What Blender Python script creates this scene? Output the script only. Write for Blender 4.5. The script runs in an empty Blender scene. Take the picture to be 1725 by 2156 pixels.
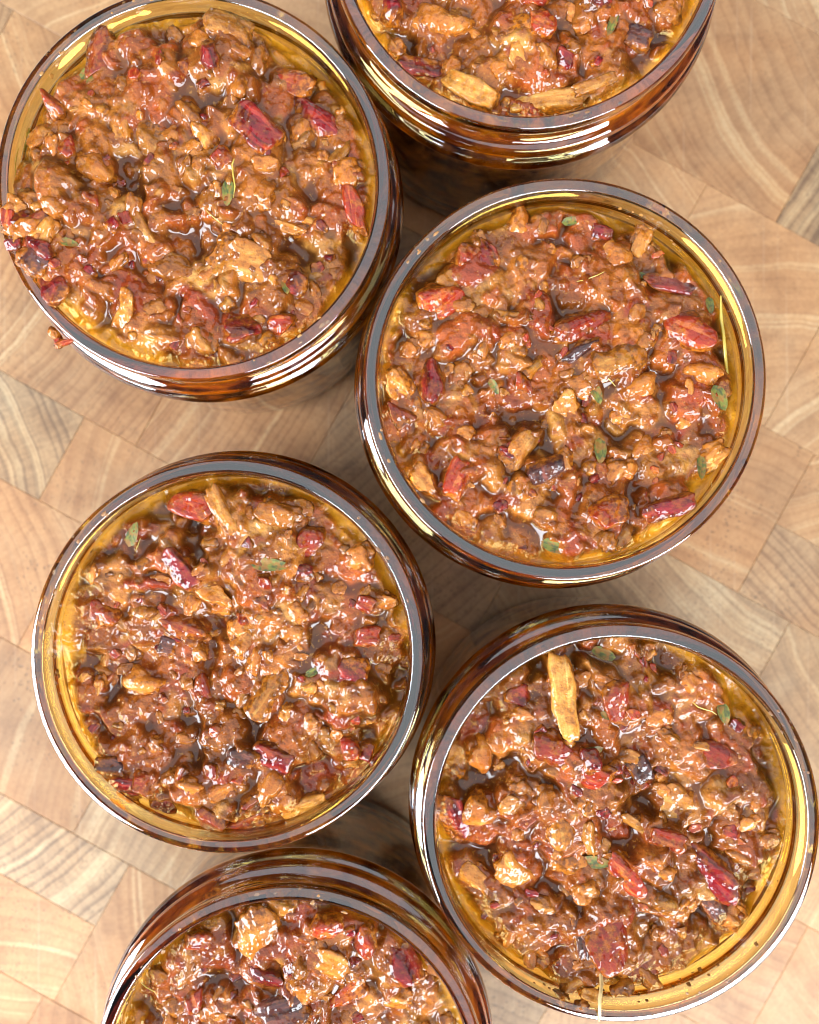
import bpy, math, random
import numpy as np
from mathutils import Vector, Matrix, Euler

random.seed(7)
RNG = np.random.default_rng(11)
MM = 0.001
S = bpy.context.scene
COL = S.collection

# ------------------------------------------------------------------ camera
RIM_Z, CAM_Z = 60.0, 226.0            # mm above the board
F_PX = 1725.0                         # focal length in pixels of a 1725 px wide picture
cam_d = bpy.data.cameras.new("camera")
cam = bpy.data.objects.new("camera", cam_d)
COL.objects.link(cam)
cam.location = (0, 0, CAM_Z * MM)
cam_d.sensor_fit = 'HORIZONTAL'
cam_d.sensor_width = 36
cam_d.lens = 36
cam_d.clip_start = 0.005
cam_d.clip_end = 50
cam_d.dof.use_dof = True
cam_d.dof.focus_distance = (CAM_Z - 54) * MM
cam_d.dof.aperture_fstop = 13
S.camera = cam

# ------------------------------------------------------------------ world and lamps (an indoor close-up by windows)
w = bpy.data.worlds.new("World")
S.world = w
w.use_nodes = True
bg = w.node_tree.nodes["Background"]
bg.inputs[0].default_value = (0.95, 0.95, 1.0, 1)
bg.inputs[1].default_value = 0.10


def area(name, loc, target, sx, sy, power, color):
    d = bpy.data.lights.new(name, 'AREA')
    d.shape = 'RECTANGLE'
    d.size, d.size_y = sx, sy
    d.energy = power
    d.color = color
    o = bpy.data.objects.new(name, d)
    COL.objects.link(o)
    o.location = loc
    o.rotation_euler = (Vector(target) - Vector(loc)).to_track_quat('-Z', 'Y').to_euler()
    return o


area("window_light", (-1.05, -0.55, 0.66), (0, 0, 0.03), 1.1, 0.66, 60, (0.83, 0.92, 1.0))
area("window_light", (0.62, -1.05, 0.70), (0, 0, 0.03), 1.1, 0.60, 50, (0.86, 0.93, 1.0))
area("ceiling_light", (0.10, 0.20, 1.25), (0, 0, 0.03), 2.3, 2.3, 32, (0.90, 0.96, 1.0))

S.view_settings.view_transform = 'Standard'
S.view_settings.look = 'None'
S.view_settings.exposure = 0.0
S.view_settings.gamma = 1.0
c = S.cycles
c.use_denoising = True
c.pixel_filter_type = 'BLACKMAN_HARRIS'
c.filter_width = 1.1
c.max_bounces = 16
c.transmission_bounces = 12
c.glossy_bounces = 6
c.diffuse_bounces = 4
c.transparent_max_bounces = 8
c.sample_clamp_indirect = 14
c.blur_glossy = 0.3
c.caustics_refractive = True
c.caustics_reflective = False


# ------------------------------------------------------------------ node helper
class NT:
    def __init__(self, name):
        self.m = bpy.data.materials.new(name)
        self.m.use_nodes = True
        self.t = self.m.node_tree
        self.b = self.t.nodes["Principled BSDF"]
        self.out = self.t.nodes["Material Output"]

    def n(self, kind, **kw):
        nd = self.t.nodes.new(kind)
        for k, v in kw.items():
            setattr(nd, k, v)
        return nd

    def put(self, sock, v):
        if isinstance(v, bpy.types.NodeSocket):
            self.t.links.new(v, sock)
        else:
            if isinstance(v, (tuple, list)) and len(v) == 3 and sock.type == 'RGBA':
                v = (*v, 1)
            sock.default_value = v

    def math(self, op, a, b=0.0, clamp=False):
        nd = self.n('ShaderNodeMath', operation=op, use_clamp=clamp)
        self.put(nd.inputs[0], a)
        self.put(nd.inputs[1], b)
        return nd.outputs[0]

    def vmath(self, op, a, b=(0, 0, 0), scale=None):
        nd = self.n('ShaderNodeVectorMath', operation=op)
        self.put(nd.inputs[0], a)
        if scale is not None:
            self.put(nd.inputs['Scale'], scale)
        else:
            self.put(nd.inputs[1], b)
        return nd.outputs[1] if op in ('LENGTH', 'DISTANCE', 'DOT_PRODUCT') else nd.outputs[0]

    def mix(self, f, a, b, blend='MIX'):
        nd = self.n('ShaderNodeMix', data_type='RGBA', blend_type=blend)
        self.put(nd.inputs[0], f)
        self.put(nd.inputs[6], a)
        self.put(nd.inputs[7], b)
        return nd.outputs[2]

    def noise(self, vec, scale, detail=3.0, rough=0.55, dist=0.0):
        nd = self.n('ShaderNodeTexNoise')
        self.put(nd.inputs['Vector'], vec)
        nd.inputs['Scale'].default_value = scale
        nd.inputs['Detail'].default_value = detail
        nd.inputs['Roughness'].default_value = rough
        nd.inputs['Distortion'].default_value = dist
        return nd.outputs[0]

    def voronoi(self, vec, scale, feature='F1', out=0):
        nd = self.n('ShaderNodeTexVoronoi', feature=feature)
        self.put(nd.inputs['Vector'], vec)
        nd.inputs['Scale'].default_value = scale
        return nd.outputs[out]

    def step(self, v, lo, hi, a=0.0, b=1.0):
        nd = self.n('ShaderNodeMapRange', interpolation_type='SMOOTHSTEP')
        self.put(nd.inputs[0], v)
        self.put(nd.inputs[1], lo)
        self.put(nd.inputs[2], hi)
        self.put(nd.inputs[3], a)
        self.put(nd.inputs[4], b)
        return nd.outputs[0]

    def attr(self, name, kind='GEOMETRY', out='Fac'):
        nd = self.n('ShaderNodeAttribute', attribute_type=kind, attribute_name=name)
        return nd.outputs[out]

    def bump(self, h, strength, dist, normal=None):
        nd = self.n('ShaderNodeBump')
        nd.inputs['Strength'].default_value = strength
        nd.inputs['Distance'].default_value = dist
        self.put(nd.inputs['Height'], h)
        if normal is not None:
            self.put(nd.inputs['Normal'], normal)
        return nd.outputs[0]

    def objcoord(self, spread=37.0):
        tc = self.n('ShaderNodeTexCoord').outputs['Object']
        r = self.n('ShaderNodeObjectInfo').outputs['Random']
        off = self.n('ShaderNodeCombineXYZ')
        self.put(off.inputs[0], self.math('MULTIPLY', r, spread))
        self.put(off.inputs[1], self.math('MULTIPLY', r, spread * 1.7))
        self.put(off.inputs[2], self.math('MULTIPLY', r, spread * 0.6))
        return self.vmath('ADD', tc, off.outputs[0]), r

    def set(self, **kw):
        for k, v in kw.items():
            self.put(self.b.inputs[k.replace('_', ' ')], v)


# ------------------------------------------------------------------ materials
def mat_glass():
    m = NT("amber_glass")
    m.set(Base_Color=(1, 1, 1), Roughness=0.0, IOR=1.58)
    m.b.inputs['Transmission Weight'].default_value = 1.0
    m.b.inputs['Coat Weight'].default_value = 1.0
    m.b.inputs['Coat Roughness'].default_value = 0.02
    m.b.inputs['Coat IOR'].default_value = 1.55
    m.b.inputs['Specular IOR Level'].default_value = 0.5
    va = m.n('ShaderNodeVolumeAbsorption')
    va.inputs['Color'].default_value = (0.95, 0.77, 0.0, 1)
    va.inputs['Density'].default_value = 330
    m.t.links.new(va.outputs[0], m.out.inputs['Volume'])
    return m.m


def mat_wood():
    m = NT("end_grain_wood")
    co = m.n('ShaderNodeTexCoord').outputs['Object']
    o = lambda n: m.attr(n, 'OBJECT')
    comb = m.n('ShaderNodeCombineXYZ')
    m.put(comb.inputs[0], o('ring_x'))
    m.put(comb.inputs[1], o('ring_y'))
    seed = m.n('ShaderNodeCombineXYZ')
    m.put(seed.inputs[0], o('seed'))
    m.put(seed.inputs[1], o('seed'))
    cs = m.vmath('ADD', co, seed.outputs[0])
    wob = m.noise(cs, 30, 3)
    rel = m.vmath('SUBTRACT', co, comb.outputs[0])
    sep = m.n('ShaderNodeSeparateXYZ')
    m.put(sep.inputs[0], rel)
    flat = m.n('ShaderNodeCombineXYZ')
    m.put(flat.inputs[0], sep.outputs[0])
    m.put(flat.inputs[1], sep.outputs[1])
    d = m.vmath('LENGTH', flat.outputs[0])
    d = m.math('ADD', d, m.math('MULTIPLY', wob, 0.006))
    ang = m.math('ARCTAN2', sep.outputs[1], sep.outputs[0])
    # growth rings: irregular width by warping the radius
    dv = m.n('ShaderNodeCombineXYZ')
    m.put(dv.inputs[0], d)
    m.put(dv.inputs[1], o('seed'))
    warp = m.noise(dv.outputs[0], 160, 2)
    ph = m.math('ADD', m.math('MULTIPLY', d, o('ring_f')), m.math('MULTIPLY', warp, 2.5))
    saw = m.math('FRACT', ph)
    late = m.step(saw, 0.45, 0.97)
    late = m.math('SUBTRACT', late, m.step(saw, 0.97, 1.0))
    # whole-ring tone bands
    band = m.noise(dv.outputs[0], 240, 3, 0.7)
    # rays: fine lines that run from the pith outwards
    rv = m.n('ShaderNodeCombineXYZ')
    m.put(rv.inputs[0], m.math('MULTIPLY', ang, 1.0))
    m.put(rv.inputs[1], m.math('MULTIPLY', d, 2.2))
    m.put(rv.inputs[2], o('seed'))
    ray = m.noise(rv.outputs[0], 110, 2, 0.6)
    # pores: short dark dots, drawn out a little along the ring
    pv = m.n('ShaderNodeCombineXYZ')
    m.put(pv.inputs[0], m.math('MULTIPLY', d, 900.0))
    m.put(pv.inputs[1], m.math('MULTIPLY', ang, 62.0))
    m.put(pv.inputs[2], o('seed'))
    vor = m.voronoi(pv.outputs[0], 1.0)
    pore = m.math('SUBTRACT', 1.0, m.step(vor, 0.10, 0.36))
    pmask = m.step(m.noise(cs, 60, 3), 0.42, 0.62)
    pore = m.math('MULTIPLY', m.math('MULTIPLY', pore, pmask), o('pore'))
    mott = m.noise(cs, 55, 4, 0.6)
    fine = m.noise(cs, 900, 3, 0.6)
    early = m.mix(o('tone'), (0.55, 0.300, 0.135), (0.45, 0.315, 0.18))
    latec = m.mix(o('tone'), (0.34, 0.155, 0.064), (0.18, 0.122, 0.076))
    pale = m.mix(o('tone'), (0.67, 0.45, 0.235), (0.59, 0.445, 0.265))
    f = m.math('ADD', m.math('MULTIPLY', late, 0.55), m.math('MULTIPLY', m.step(mott, 0.35, 0.7), 0.35))
    f = m.math('ADD', f, m.math('MULTIPLY', m.step(ray, 0.42, 0.62), 0.22), True)
    f = m.math('MULTIPLY', f, o('contrast'), True)
    cl = m.mix(f, early, latec)
    cl = m.mix(m.math('MULTIPLY', m.step(band, 0.55, 0.66), 0.75), cl, pale)
    cl = m.mix(m.math('MULTIPLY', m.step(band, 0.42, 0.30), m.math('MULTIPLY', o('contrast'), 0.6)), cl, latec)
    cl = m.mix(m.math('MULTIPLY', pore, 0.75), cl, (0.10, 0.062, 0.04))
    cl = m.mix(m.step(fine, 0.3, 0.75, 0.0, 0.35), cl, latec)
    wpos = m.n('ShaderNodeNewGeometry').outputs['Position']
    patch = m.noise(wpos, 22, 3, 0.6)
    cl = m.mix(m.step(patch, 0.38, 0.62, 0.0, 0.7), cl, m.mix(1.0, cl, (1.05, 0.90, 0.74), 'MULTIPLY'))
    cl = m.mix(m.step(m.noise(m.vmath('ADD', wpos, (3, 1, 2)), 75, 4, 0.6), 0.42, 0.7, 0.0, 0.65), cl, m.mix(1.0, cl, (0.66, 0.60, 0.58), 'MULTIPLY'))
    br = m.n('ShaderNodeHueSaturation')
    m.put(br.inputs['Value'], o('light'))
    m.put(br.inputs['Color'], cl)
    # knife marks: sparse straight pale scratches
    geo = m.n('ShaderNodeNewGeometry').outputs['Position']
    scr = None
    for k, (a, sc) in enumerate(((0.5, 60), (1.2, 45), (-0.35, 52))):
        mp = m.n('ShaderNodeMapping')
        mp.inputs['Rotation'].default_value = (0, 0, a)
        mp.inputs['Scale'].default_value = (sc * 14, sc * 0.22, 1)
        mp.inputs['Location'].default_value = (k * 3.1, k * 1.7, 0)
        m.put(mp.inputs['Vector'], geo)
        s = m.math('MULTIPLY', m.step(m.noise(mp.outputs[0], 1.0, 1), 0.705, 0.735), 0.10)
        scr = s if scr is None else m.math('MAXIMUM', scr, s)
    cl = m.mix(scr, br.outputs[0], (0.62, 0.47, 0.32))
    hb = m.math('SUBTRACT', m.math('MULTIPLY', fine, 0.25), m.math('ADD', pore, scr))
    m.set(Base_Color=cl, Roughness=m.step(mott, 0.2, 0.8, 0.42, 0.56), Normal=m.bump(hb, 0.35, 0.00012))
    m.b.inputs['Specular IOR Level'].default_value = 0.4
    return m.m


def mat_sauce():
    m = NT("jam_sauce")
    co = m.n('ShaderNodeTexCoord').outputs['Object']
    tint = m.attr('tint', 'GEOMETRY', 'Color')
    wet = m.attr('wet')
    n1 = m.noise(co, 420, 4, 0.65)
    n2 = m.noise(co, 1500, 2, 0.6)
    cl = m.mix(m.step(n1, 0.35, 0.72, 0.0, 0.55), tint, m.mix(1.0, tint, (0.42, 0.30, 0.24), 'MULTIPLY'))
    speck = m.step(m.noise(co, 2100, 1), 0.68, 0.76)
    cl = m.mix(m.math('MULTIPLY', speck, 0.55), cl, (0.055, 0.02, 0.012))
    pale = m.step(m.noise(m.vmath('ADD', co, (0.3, 0.1, 0.7)), 1100, 2), 0.60, 0.70)
    cl = m.mix(m.math('MULTIPLY', pale, 0.30), cl, (0.46, 0.21, 0.035))
    dry = m.math('SUBTRACT', 1.0, wet, True)
    gr = m.math('ADD', m.math('MULTIPLY', n1, 1.0), m.math('MULTIPLY', n2, 0.38))
    bn = m.n('ShaderNodeBump')
    m.put(bn.inputs['Height'], gr)
    bn.inputs['Distance'].default_value = 0.0007
    m.put(bn.inputs['Strength'], m.math('ADD', m.math('MULTIPLY', dry, 0.75), 0.06))
    bn2 = m.n('ShaderNodeBump')
    m.put(bn2.inputs['Height'], m.noise(co, 560, 1.0, 0.5))
    bn2.inputs['Distance'].default_value = 0.0011
    m.put(bn2.inputs['Strength'], m.math('ADD', m.math('MULTIPLY', dry, 0.75), 0.03))
    m.set(Base_Color=cl, Roughness=0.34, Normal=bn.outputs[0])
    m.b.inputs['Subsurface Weight'].default_value = 0.10
    m.b.inputs['Specular IOR Level'].default_value = 0.05
    m.b.inputs['Subsurface Radius'].default_value = (1.0, 0.35, 0.12)
    m.b.inputs['Subsurface Scale'].default_value = 0.0016
    m.b.inputs['Coat Weight'].default_value = 0.9
    m.b.inputs['Coat IOR'].default_value = 1.45
    m.b.inputs['Coat Roughness'].default_value = 0.13
    m.put(m.b.inputs['Coat Normal'], bn2.outputs[0])
    return m.m


def mat_piece(name, dark, mid, light, streak=2.2, glaze=0.45, bump=0.5, sss=0.25, glaze_col=(0.10, 0.024, 0.003)):
    m = NT(name)
    co, rnd = m.objcoord()
    mp = m.n('ShaderNodeMapping')
    mp.inputs['Scale'].default_value = (0.5, streak, 1.4)
    m.put(mp.inputs['Vector'], co)
    s = m.noise(mp.outputs[0], 1.1, 3, 0.6, 0.6)
    n = m.noise(co, 3.2, 4, 0.65)
    cl = m.mix(m.step(s, 0.36, 0.54), dark, mid)
    cl = m.mix(m.step(s, 0.55, 0.66), cl, light)
    posn = m.n('ShaderNodeNewGeometry').outputs['Position']
    gn = m.noise(posn, 330, 4, 0.65)
    sepz = m.n('ShaderNodeSeparateXYZ')
    m.put(sepz.inputs[0], m.n('ShaderNodeTexCoord').outputs['Object'])
    low = m.step(m.math('ADD', sepz.outputs[2], m.math('MULTIPLY', m.math('SUBTRACT', gn, 0.5), 1.6)), 0.30, 0.95, 1.0, 0.0)
    g = m.math('MAXIMUM', m.math('MULTIPLY', m.step(gn, 0.46, 0.62), glaze), m.math('MULTIPLY', low, 0.92))
    cl = m.mix(g, cl, m.mix(m.step(m.noise(posn, 900, 3), 0.4, 0.6), glaze_col, (0.28, 0.082, 0.006)))
    sp = m.step(m.noise(posn, 2100, 1), 0.68, 0.76)
    cl = m.mix(m.math('MULTIPLY', sp, 0.5), cl, (0.055, 0.02, 0.012))
    hs = m.n('ShaderNodeHueSaturation')
    m.put(hs.inputs['Value'], m.math('ADD', m.math('MULTIPLY', rnd, 0.55), 0.72))
    m.put(hs.inputs['Color'], cl)
    geo = m.n('ShaderNodeNewGeometry').outputs['Position']
    f1 = m.noise(geo, 750, 3, 0.6)
    f2 = m.noise(geo, 560, 1.0, 0.5)
    m.set(Base_Color=hs.outputs[0], Roughness=0.32, Normal=m.bump(f1, bump, 0.0006))
    m.b.inputs['Subsurface Weight'].default_value = sss * 0.5
    m.b.inputs['Specular IOR Level'].default_value = 0.05
    m.b.inputs['Subsurface Radius'].default_value = (1.0, 0.35, 0.15)
    m.b.inputs['Subsurface Scale'].default_value = 0.0015
    m.b.inputs['Coat Weight'].default_value = 0.9
    m.b.inputs['Coat IOR'].default_value = 1.45
    m.b.inputs['Coat Roughness'].default_value = 0.08
    m.put(m.b.inputs['Coat Normal'], m.bump(f2, 0.75, 0.0011))
    return m.m


def mat_plain(name, a, b, rough=0.35, coat=0.8, glaze=0.0):
    m = NT(name)
    co, rnd = m.objcoord()
    cl = m.mix(m.step(m.noise(co, 1.8, 3), 0.35, 0.65), a, b)
    if glaze:
        cl = m.mix(m.step(m.noise(m.n('ShaderNodeNewGeometry').outputs['Position'], 800, 3), 0.45, 0.6, 0.0, glaze), cl, (0.22, 0.075, 0.008))
    m.set(Base_Color=cl, Roughness=rough)
    m.b.inputs['Coat Weight'].default_value = coat
    m.b.inputs['Coat Roughness'].default_value = 0.1
    geo = m.n('ShaderNodeNewGeometry').outputs['Position']
    m.set(Normal=m.bump(m.noise(geo, 900, 2), 0.35, 0.0004))
    return m.m


M = {
    'glass': mat_glass(),
    'wood': mat_wood(),
    'sauce': mat_sauce(),
    'red': mat_piece("bacon_red", (0.13, 0.007, 0.003), (0.22, 0.018, 0.006), (0.36, 0.085, 0.022), 1.8, 0.7),
    'burgundy': mat_piece("bacon_burgundy", (0.04, 0.002, 0.003), (0.13, 0.005, 0.008), (0.25, 0.022, 0.014), 1.5, 0.3, 0.5),
    'dark': mat_piece("bacon_charred", (0.022, 0.010, 0.010), (0.05, 0.017, 0.016), (0.13, 0.04, 0.03), 1.5, 0.15, 0.5),
    'crumb': mat_piece("bacon_crumb", (0.24, 0.062, 0.007), (0.31, 0.098, 0.014), (0.38, 0.15, 0.028), 1.3, 0.7, 0.6),
    'tan': mat_piece("bacon_fat", (0.28, 0.084, 0.010), (0.35, 0.13, 0.020), (0.44, 0.20, 0.044), 1.6, 0.65, 0.6),
    'fat': mat_piece("pale_fat", (0.38, 0.14, 0.02), (0.48, 0.22, 0.045), (0.58, 0.32, 0.09), 1.6, 0.6, 0.6),
    'onion': mat_piece("onion_flesh", (0.28, 0.092, 0.009), (0.36, 0.15, 0.02), (0.46, 0.235, 0.048), 2.8, 0.55, 0.3, 0.4),
    'thyme': mat_plain("thyme_leaf", (0.030, 0.040, 0.006), (0.13, 0.125, 0.012), 0.55, 0.0, 0.7),
    'stem': mat_plain("thyme_stem", (0.38, 0.26, 0.02), (0.50, 0.38, 0.08)),
    'strand': mat_plain("onion_strand", (0.60, 0.47, 0.26), (0.55, 0.38, 0.16)),
    'residue': mat_plain("dried_sauce", (0.10, 0.035, 0.012), (0.34, 0.15, 0.03), 0.4, 0.6),
    'counter': mat_plain("counter_stone", (0.42, 0.40, 0.37), (0.50, 0.48, 0.45), 0.4, 0.0),
}


# ------------------------------------------------------------------ mesh helpers
def mesh_np(name, verts, quads, mat, smooth=True):
    me = bpy.data.meshes.new(name)
    v = np.asarray(verts, dtype=np.float32)
    q = np.asarray(quads, dtype=np.int32)
    k = q.shape[1]
    me.vertices.add(len(v))
    me.vertices.foreach_set('co', v.ravel())
    me.loops.add(q.size)
    me.loops.foreach_set('vertex_index', q.ravel())
    me.polygons.add(len(q))
    me.polygons.foreach_set('loop_start', np.arange(0, q.size, k, dtype=np.int32))
    me.polygons.foreach_set('use_smooth', np.full(len(q), smooth, dtype=bool))
    me.update(calc_edges=True)
    me.validate()
    me.materials.append(mat)
    return me


def link(name, me, parent=None):
    o = bpy.data.objects.new(name, me)
    COL.objects.link(o)
    if parent:
        o.parent = parent
    return o


def catmull(pts, n=6):
    P = np.array(pts, float)
    out = []
    for i in range(len(P) - 1):
        p0, p1, p2, p3 = P[max(i - 1, 0)], P[i], P[i + 1], P[min(i + 2, len(P) - 1)]
        for t in np.linspace(0, 1, n, endpoint=False):
            out.append(0.5 * ((2 * p1) + (-p0 + p2) * t + (2 * p0 - 5 * p1 + 4 * p2 - p3) * t * t + (-p0 + 3 * p1 - 3 * p2 + p3) * t ** 3))
    out.append(P[-1])
    return np.array(out)


def fft_noise(n, sizes, amps, rng):
    """smooth random field on an n x n grid, sum of gaussian-filtered octaves (sizes in grid cells), unit variance each"""
    fx = np.fft.fftfreq(n)[:, None]
    fy = np.fft.rfftfreq(n)[None, :]
    f2 = fx * fx + fy * fy
    out = np.zeros((n, n))
    for s, a in zip(sizes, amps):
        g = np.fft.irfft2(np.fft.rfft2(rng.standard_normal((n, n))) * np.exp(-2 * (math.pi * s) ** 2 * f2), s=(n, n))
        out += a * g / g.std()
    return out


def blur(a, s):
    n = a.shape[0]
    fx = np.fft.fftfreq(n)[:, None]
    fy = np.fft.rfftfreq(n)[None, :]
    return np.fft.irfft2(np.fft.rfft2(a) * np.exp(-2 * (math.pi * s) ** 2 * (fx * fx + fy * fy)), s=a.shape)


# ------------------------------------------------------------------ counter and butcher block
ctr = link("counter", mesh_np("counter", [(-1.5, -1.5, -0.045), (1.5, -1.5, -0.045), (1.5, 1.5, -0.045), (-1.5, 1.5, -0.045)], [(0, 1, 2, 3)], M['counter'], False))
ctr['kind'] = 'structure'

board = bpy.data.objects.new("butcher_block", None)
COL.objects.link(board)
board.location = (0, 0, 0)
TH = math.radians(-29.0)
board.rotation_euler = (0, 0, TH)
board['label'] = "end grain butcher block of tan and grey brown wood pieces under all the jars"
board['category'] = "cutting board"

# rows (p grows towards the lower left of the picture), seams read off the photograph in mm on the board
ROWS = [-215, -170, -119.0, -68.2, -24.5, 20.6, 46.7, 84.9, 122.6, 165.7, 212]
KNOWN = {1: [49.6], 3: [90.0], 5: [-91.1], 8: [-20.4], 9: [-23.6]}


def wood_block(q0, q1, p0, p1, tone=None, light=None, contrast=None, ring=None):
    g = 0.022
    x0, x1, y0, y1 = q0 + g, q1 - g, -p1 + g, -p0 - g
    cx, cy = (x0 + x1) / 2, (y0 + y1) / 2
    hx, hy = (x1 - x0) / 2, (y1 - y0) / 2
    b = 0.12
    top = random.uniform(-0.06, 0.0)
    vs, fs = [], []
    for (ax, ay, z) in ((hx, hy, -40), (hx, hy, top - b), (hx - b, hy - b, top)):
        vs += [(-ax * MM, -ay * MM, z * MM), (ax * MM, -ay * MM, z * MM), (ax * MM, ay * MM, z * MM), (-ax * MM, ay * MM, z * MM)]
    for k in (0, 4):
        for i in range(4):
            j = (i + 1) % 4
            fs.append((k + i, k + j, k + 4 + j, k + 4 + i))
    fs.append((8, 9, 10, 11))
    o = link("wood_block", mesh_np("wood_block", vs, fs, M['wood'], False), board)
    o.location = (cx * MM, cy * MM, 0)
    if ring is None:
        a, d = random.uniform(0, 2 * math.pi), random.uniform(25, 140)
        ring = (math.cos(a) * d, math.sin(a) * d)
    o['ring_x'], o['ring_y'] = ring[0] * MM, ring[1] * MM
    o['ring_f'] = random.uniform(210, 420)
    o['seed'] = random.uniform(0, 50)
    o['pore'] = random.choice((0.35, 0.6, 0.9))
    o['tone'] = tone if tone is not None else random.choice((0.0, 0.1, 0.25, 0.45, 0.7))
    o['light'] = 0.74 * (light if light is not None else random.uniform(0.78, 1.18))
    o['contrast'] = contrast if contrast is not None else random.uniform(0.4, 0.9)
    return o


SPEC = {   # (row, block to the left (0) or right (1) of the known seam): tone, light, contrast, ring centre
    (1, 0): (0.15, 0.95, 0.7, (60, 90)), (1, 1): (0.8, 0.95, 1.2, (90, -30)),
    (3, 0): (0.1, 0.98, 0.6, (30, -110)), (3, 1): (0.55, 1.08, 1.1, (10, 120)),
    (5, 0): (0.85, 1.08, 1.2, (-20, -60)), (5, 1): (0.25, 1.02, 0.6, (90, 30)),
    (8, 0): (0.8, 1.15, 1.2, (-80, 40)), (8, 1): (0.1, 0.92, 0.7, (50, 60)),
    (9, 0): (0.1, 1.0, 0.6, (0, 90)), (9, 1): (0.1, 0.86, 0.7, (60, 60)),
}
for i in range(len(ROWS) - 1):
    p0, p1 = ROWS[i], ROWS[i + 1]
    cuts = list(KNOWN.get(i, [random.uniform(-40, 40)]))
    while cuts[0] > -195:
        cuts.insert(0, cuts[0] - random.uniform(42, 84))
    while cuts[-1] < 195:
        cuts.append(cuts[-1] + random.uniform(42, 84))
    cuts = [max(-205, min(205, q)) for q in cuts]
    for a, b in zip(cuts[:-1], cuts[1:]):
        if b - a < 4:
            continue
        sp = None
        if i in KNOWN:
            if abs(b - KNOWN[i][0]) < 0.01:
                sp = SPEC[(i, 0)]
            elif abs(a - KNOWN[i][0]) < 0.01:
                sp = SPEC[(i, 1)]
        if i == 2:
            sp = (0.3, 1.12, 0.45, (random.uniform(-90, 90), random.uniform(-110, -60)))
        if i == 4 and a > 0:
            sp = (0.75, 1.05, 0.7, (40, 120))
        if i == 4 and a < -60:
            sp = (0.25, 1.0, 0.9, (-130, 10))
        if sp and i in (3, 8) and ((i == 3 and sp is SPEC[(3, 1)]) or (i == 8 and sp is SPEC[(8, 0)])):
            pm = -46.4 if i == 3 else 142
            wood_block(a, b, p0, pm, *(sp if i == 8 else (0.1, 1.0, 0.6, (40, -70))))
            wood_block(a, b, pm, p1, *(sp if i == 3 else (0.1, 1.0, 0.6, (40, -70))))
        elif sp:
            wood_block(a, b, p0, p1, *sp)
        else:
            wood_block(a, b, p0, p1)

# ------------------------------------------------------------------ glass jars
OUTER = [(0, 0.6), (20, 0.6), (34, 0.3), (36.5, 0.0), (38.6, 0.7), (40.0, 2.6), (40.5, 6), (40.6, 15), (40.6, 28), (40.7, 40), (41.2, 43.5),
         (42.6, 45.2), (43.2, 46.8), (42.7, 48.2), (41.5, 49.2), (41.7, 50.2), (42.2, 51.2), (41.8, 52.3), (40.4, 53.2), (39.5, 54.3),
         (39.7, 55.6), (40.3, 56.8), (40.6, 57.9), (40.6, 58.7), (40.5, 59.25), (40.2, 59.68), (39.5, 59.9), (38.8, 59.96), (38.15, 59.87), (37.8, 59.52), (37.5, 58.8), (37.35, 57.8), (37.25, 56.5)]
INNER = [(37.25, 56.5), (37.1, 54.5), (37.2, 52), (37.7, 48.5), (38.2, 45), (38.3, 40), (38.2, 25), (38.0, 12), (36.5, 7.0), (32, 4.6), (20, 4.0), (0, 4.0)]
INZ = np.array([p[1] for p in INNER[:9]][::-1])
INR = np.array([p[0] for p in INNER[:9]][::-1])
prof = np.vstack([catmull(OUTER, 5)[:-1], catmull(INNER, 4)])
NSEG = 160


def jar_mesh():
    n = len(prof)
    th = np.linspace(0, 2 * math.pi, NSEG, endpoint=False)
    R = np.maximum(prof[:, 0], 0.02)
    V = np.stack([R[:, None] * np.cos(th), R[:, None] * np.sin(th), np.repeat(prof[:, 1][:, None], NSEG, 1)], -1).reshape(-1, 3) * MM
    i, j = np.meshgrid(np.arange(n - 1), np.arange(NSEG), indexing='ij')
    j2 = (j + 1) % NSEG
    F = np.stack([i * NSEG + j, i * NSEG + j2, (i + 1) * NSEG + j2, (i + 1) * NSEG + j], -1).reshape(-1, 4)
    V = list(map(tuple, V))
    me = mesh_np("glass_jar", V, F, M['glass'])
    import bmesh
    bm = bmesh.new()
    bm.from_mesh(me)
    bmesh.ops.remove_doubles(bm, verts=[v for v in bm.verts if v.co.xy.length < 0.0001], dist=0.0002)
    bmesh.ops.recalc_face_normals(bm, faces=bm.faces)
    bm.to_mesh(me)
    bm.free()
    return me


JAR = jar_mesh()
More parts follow.
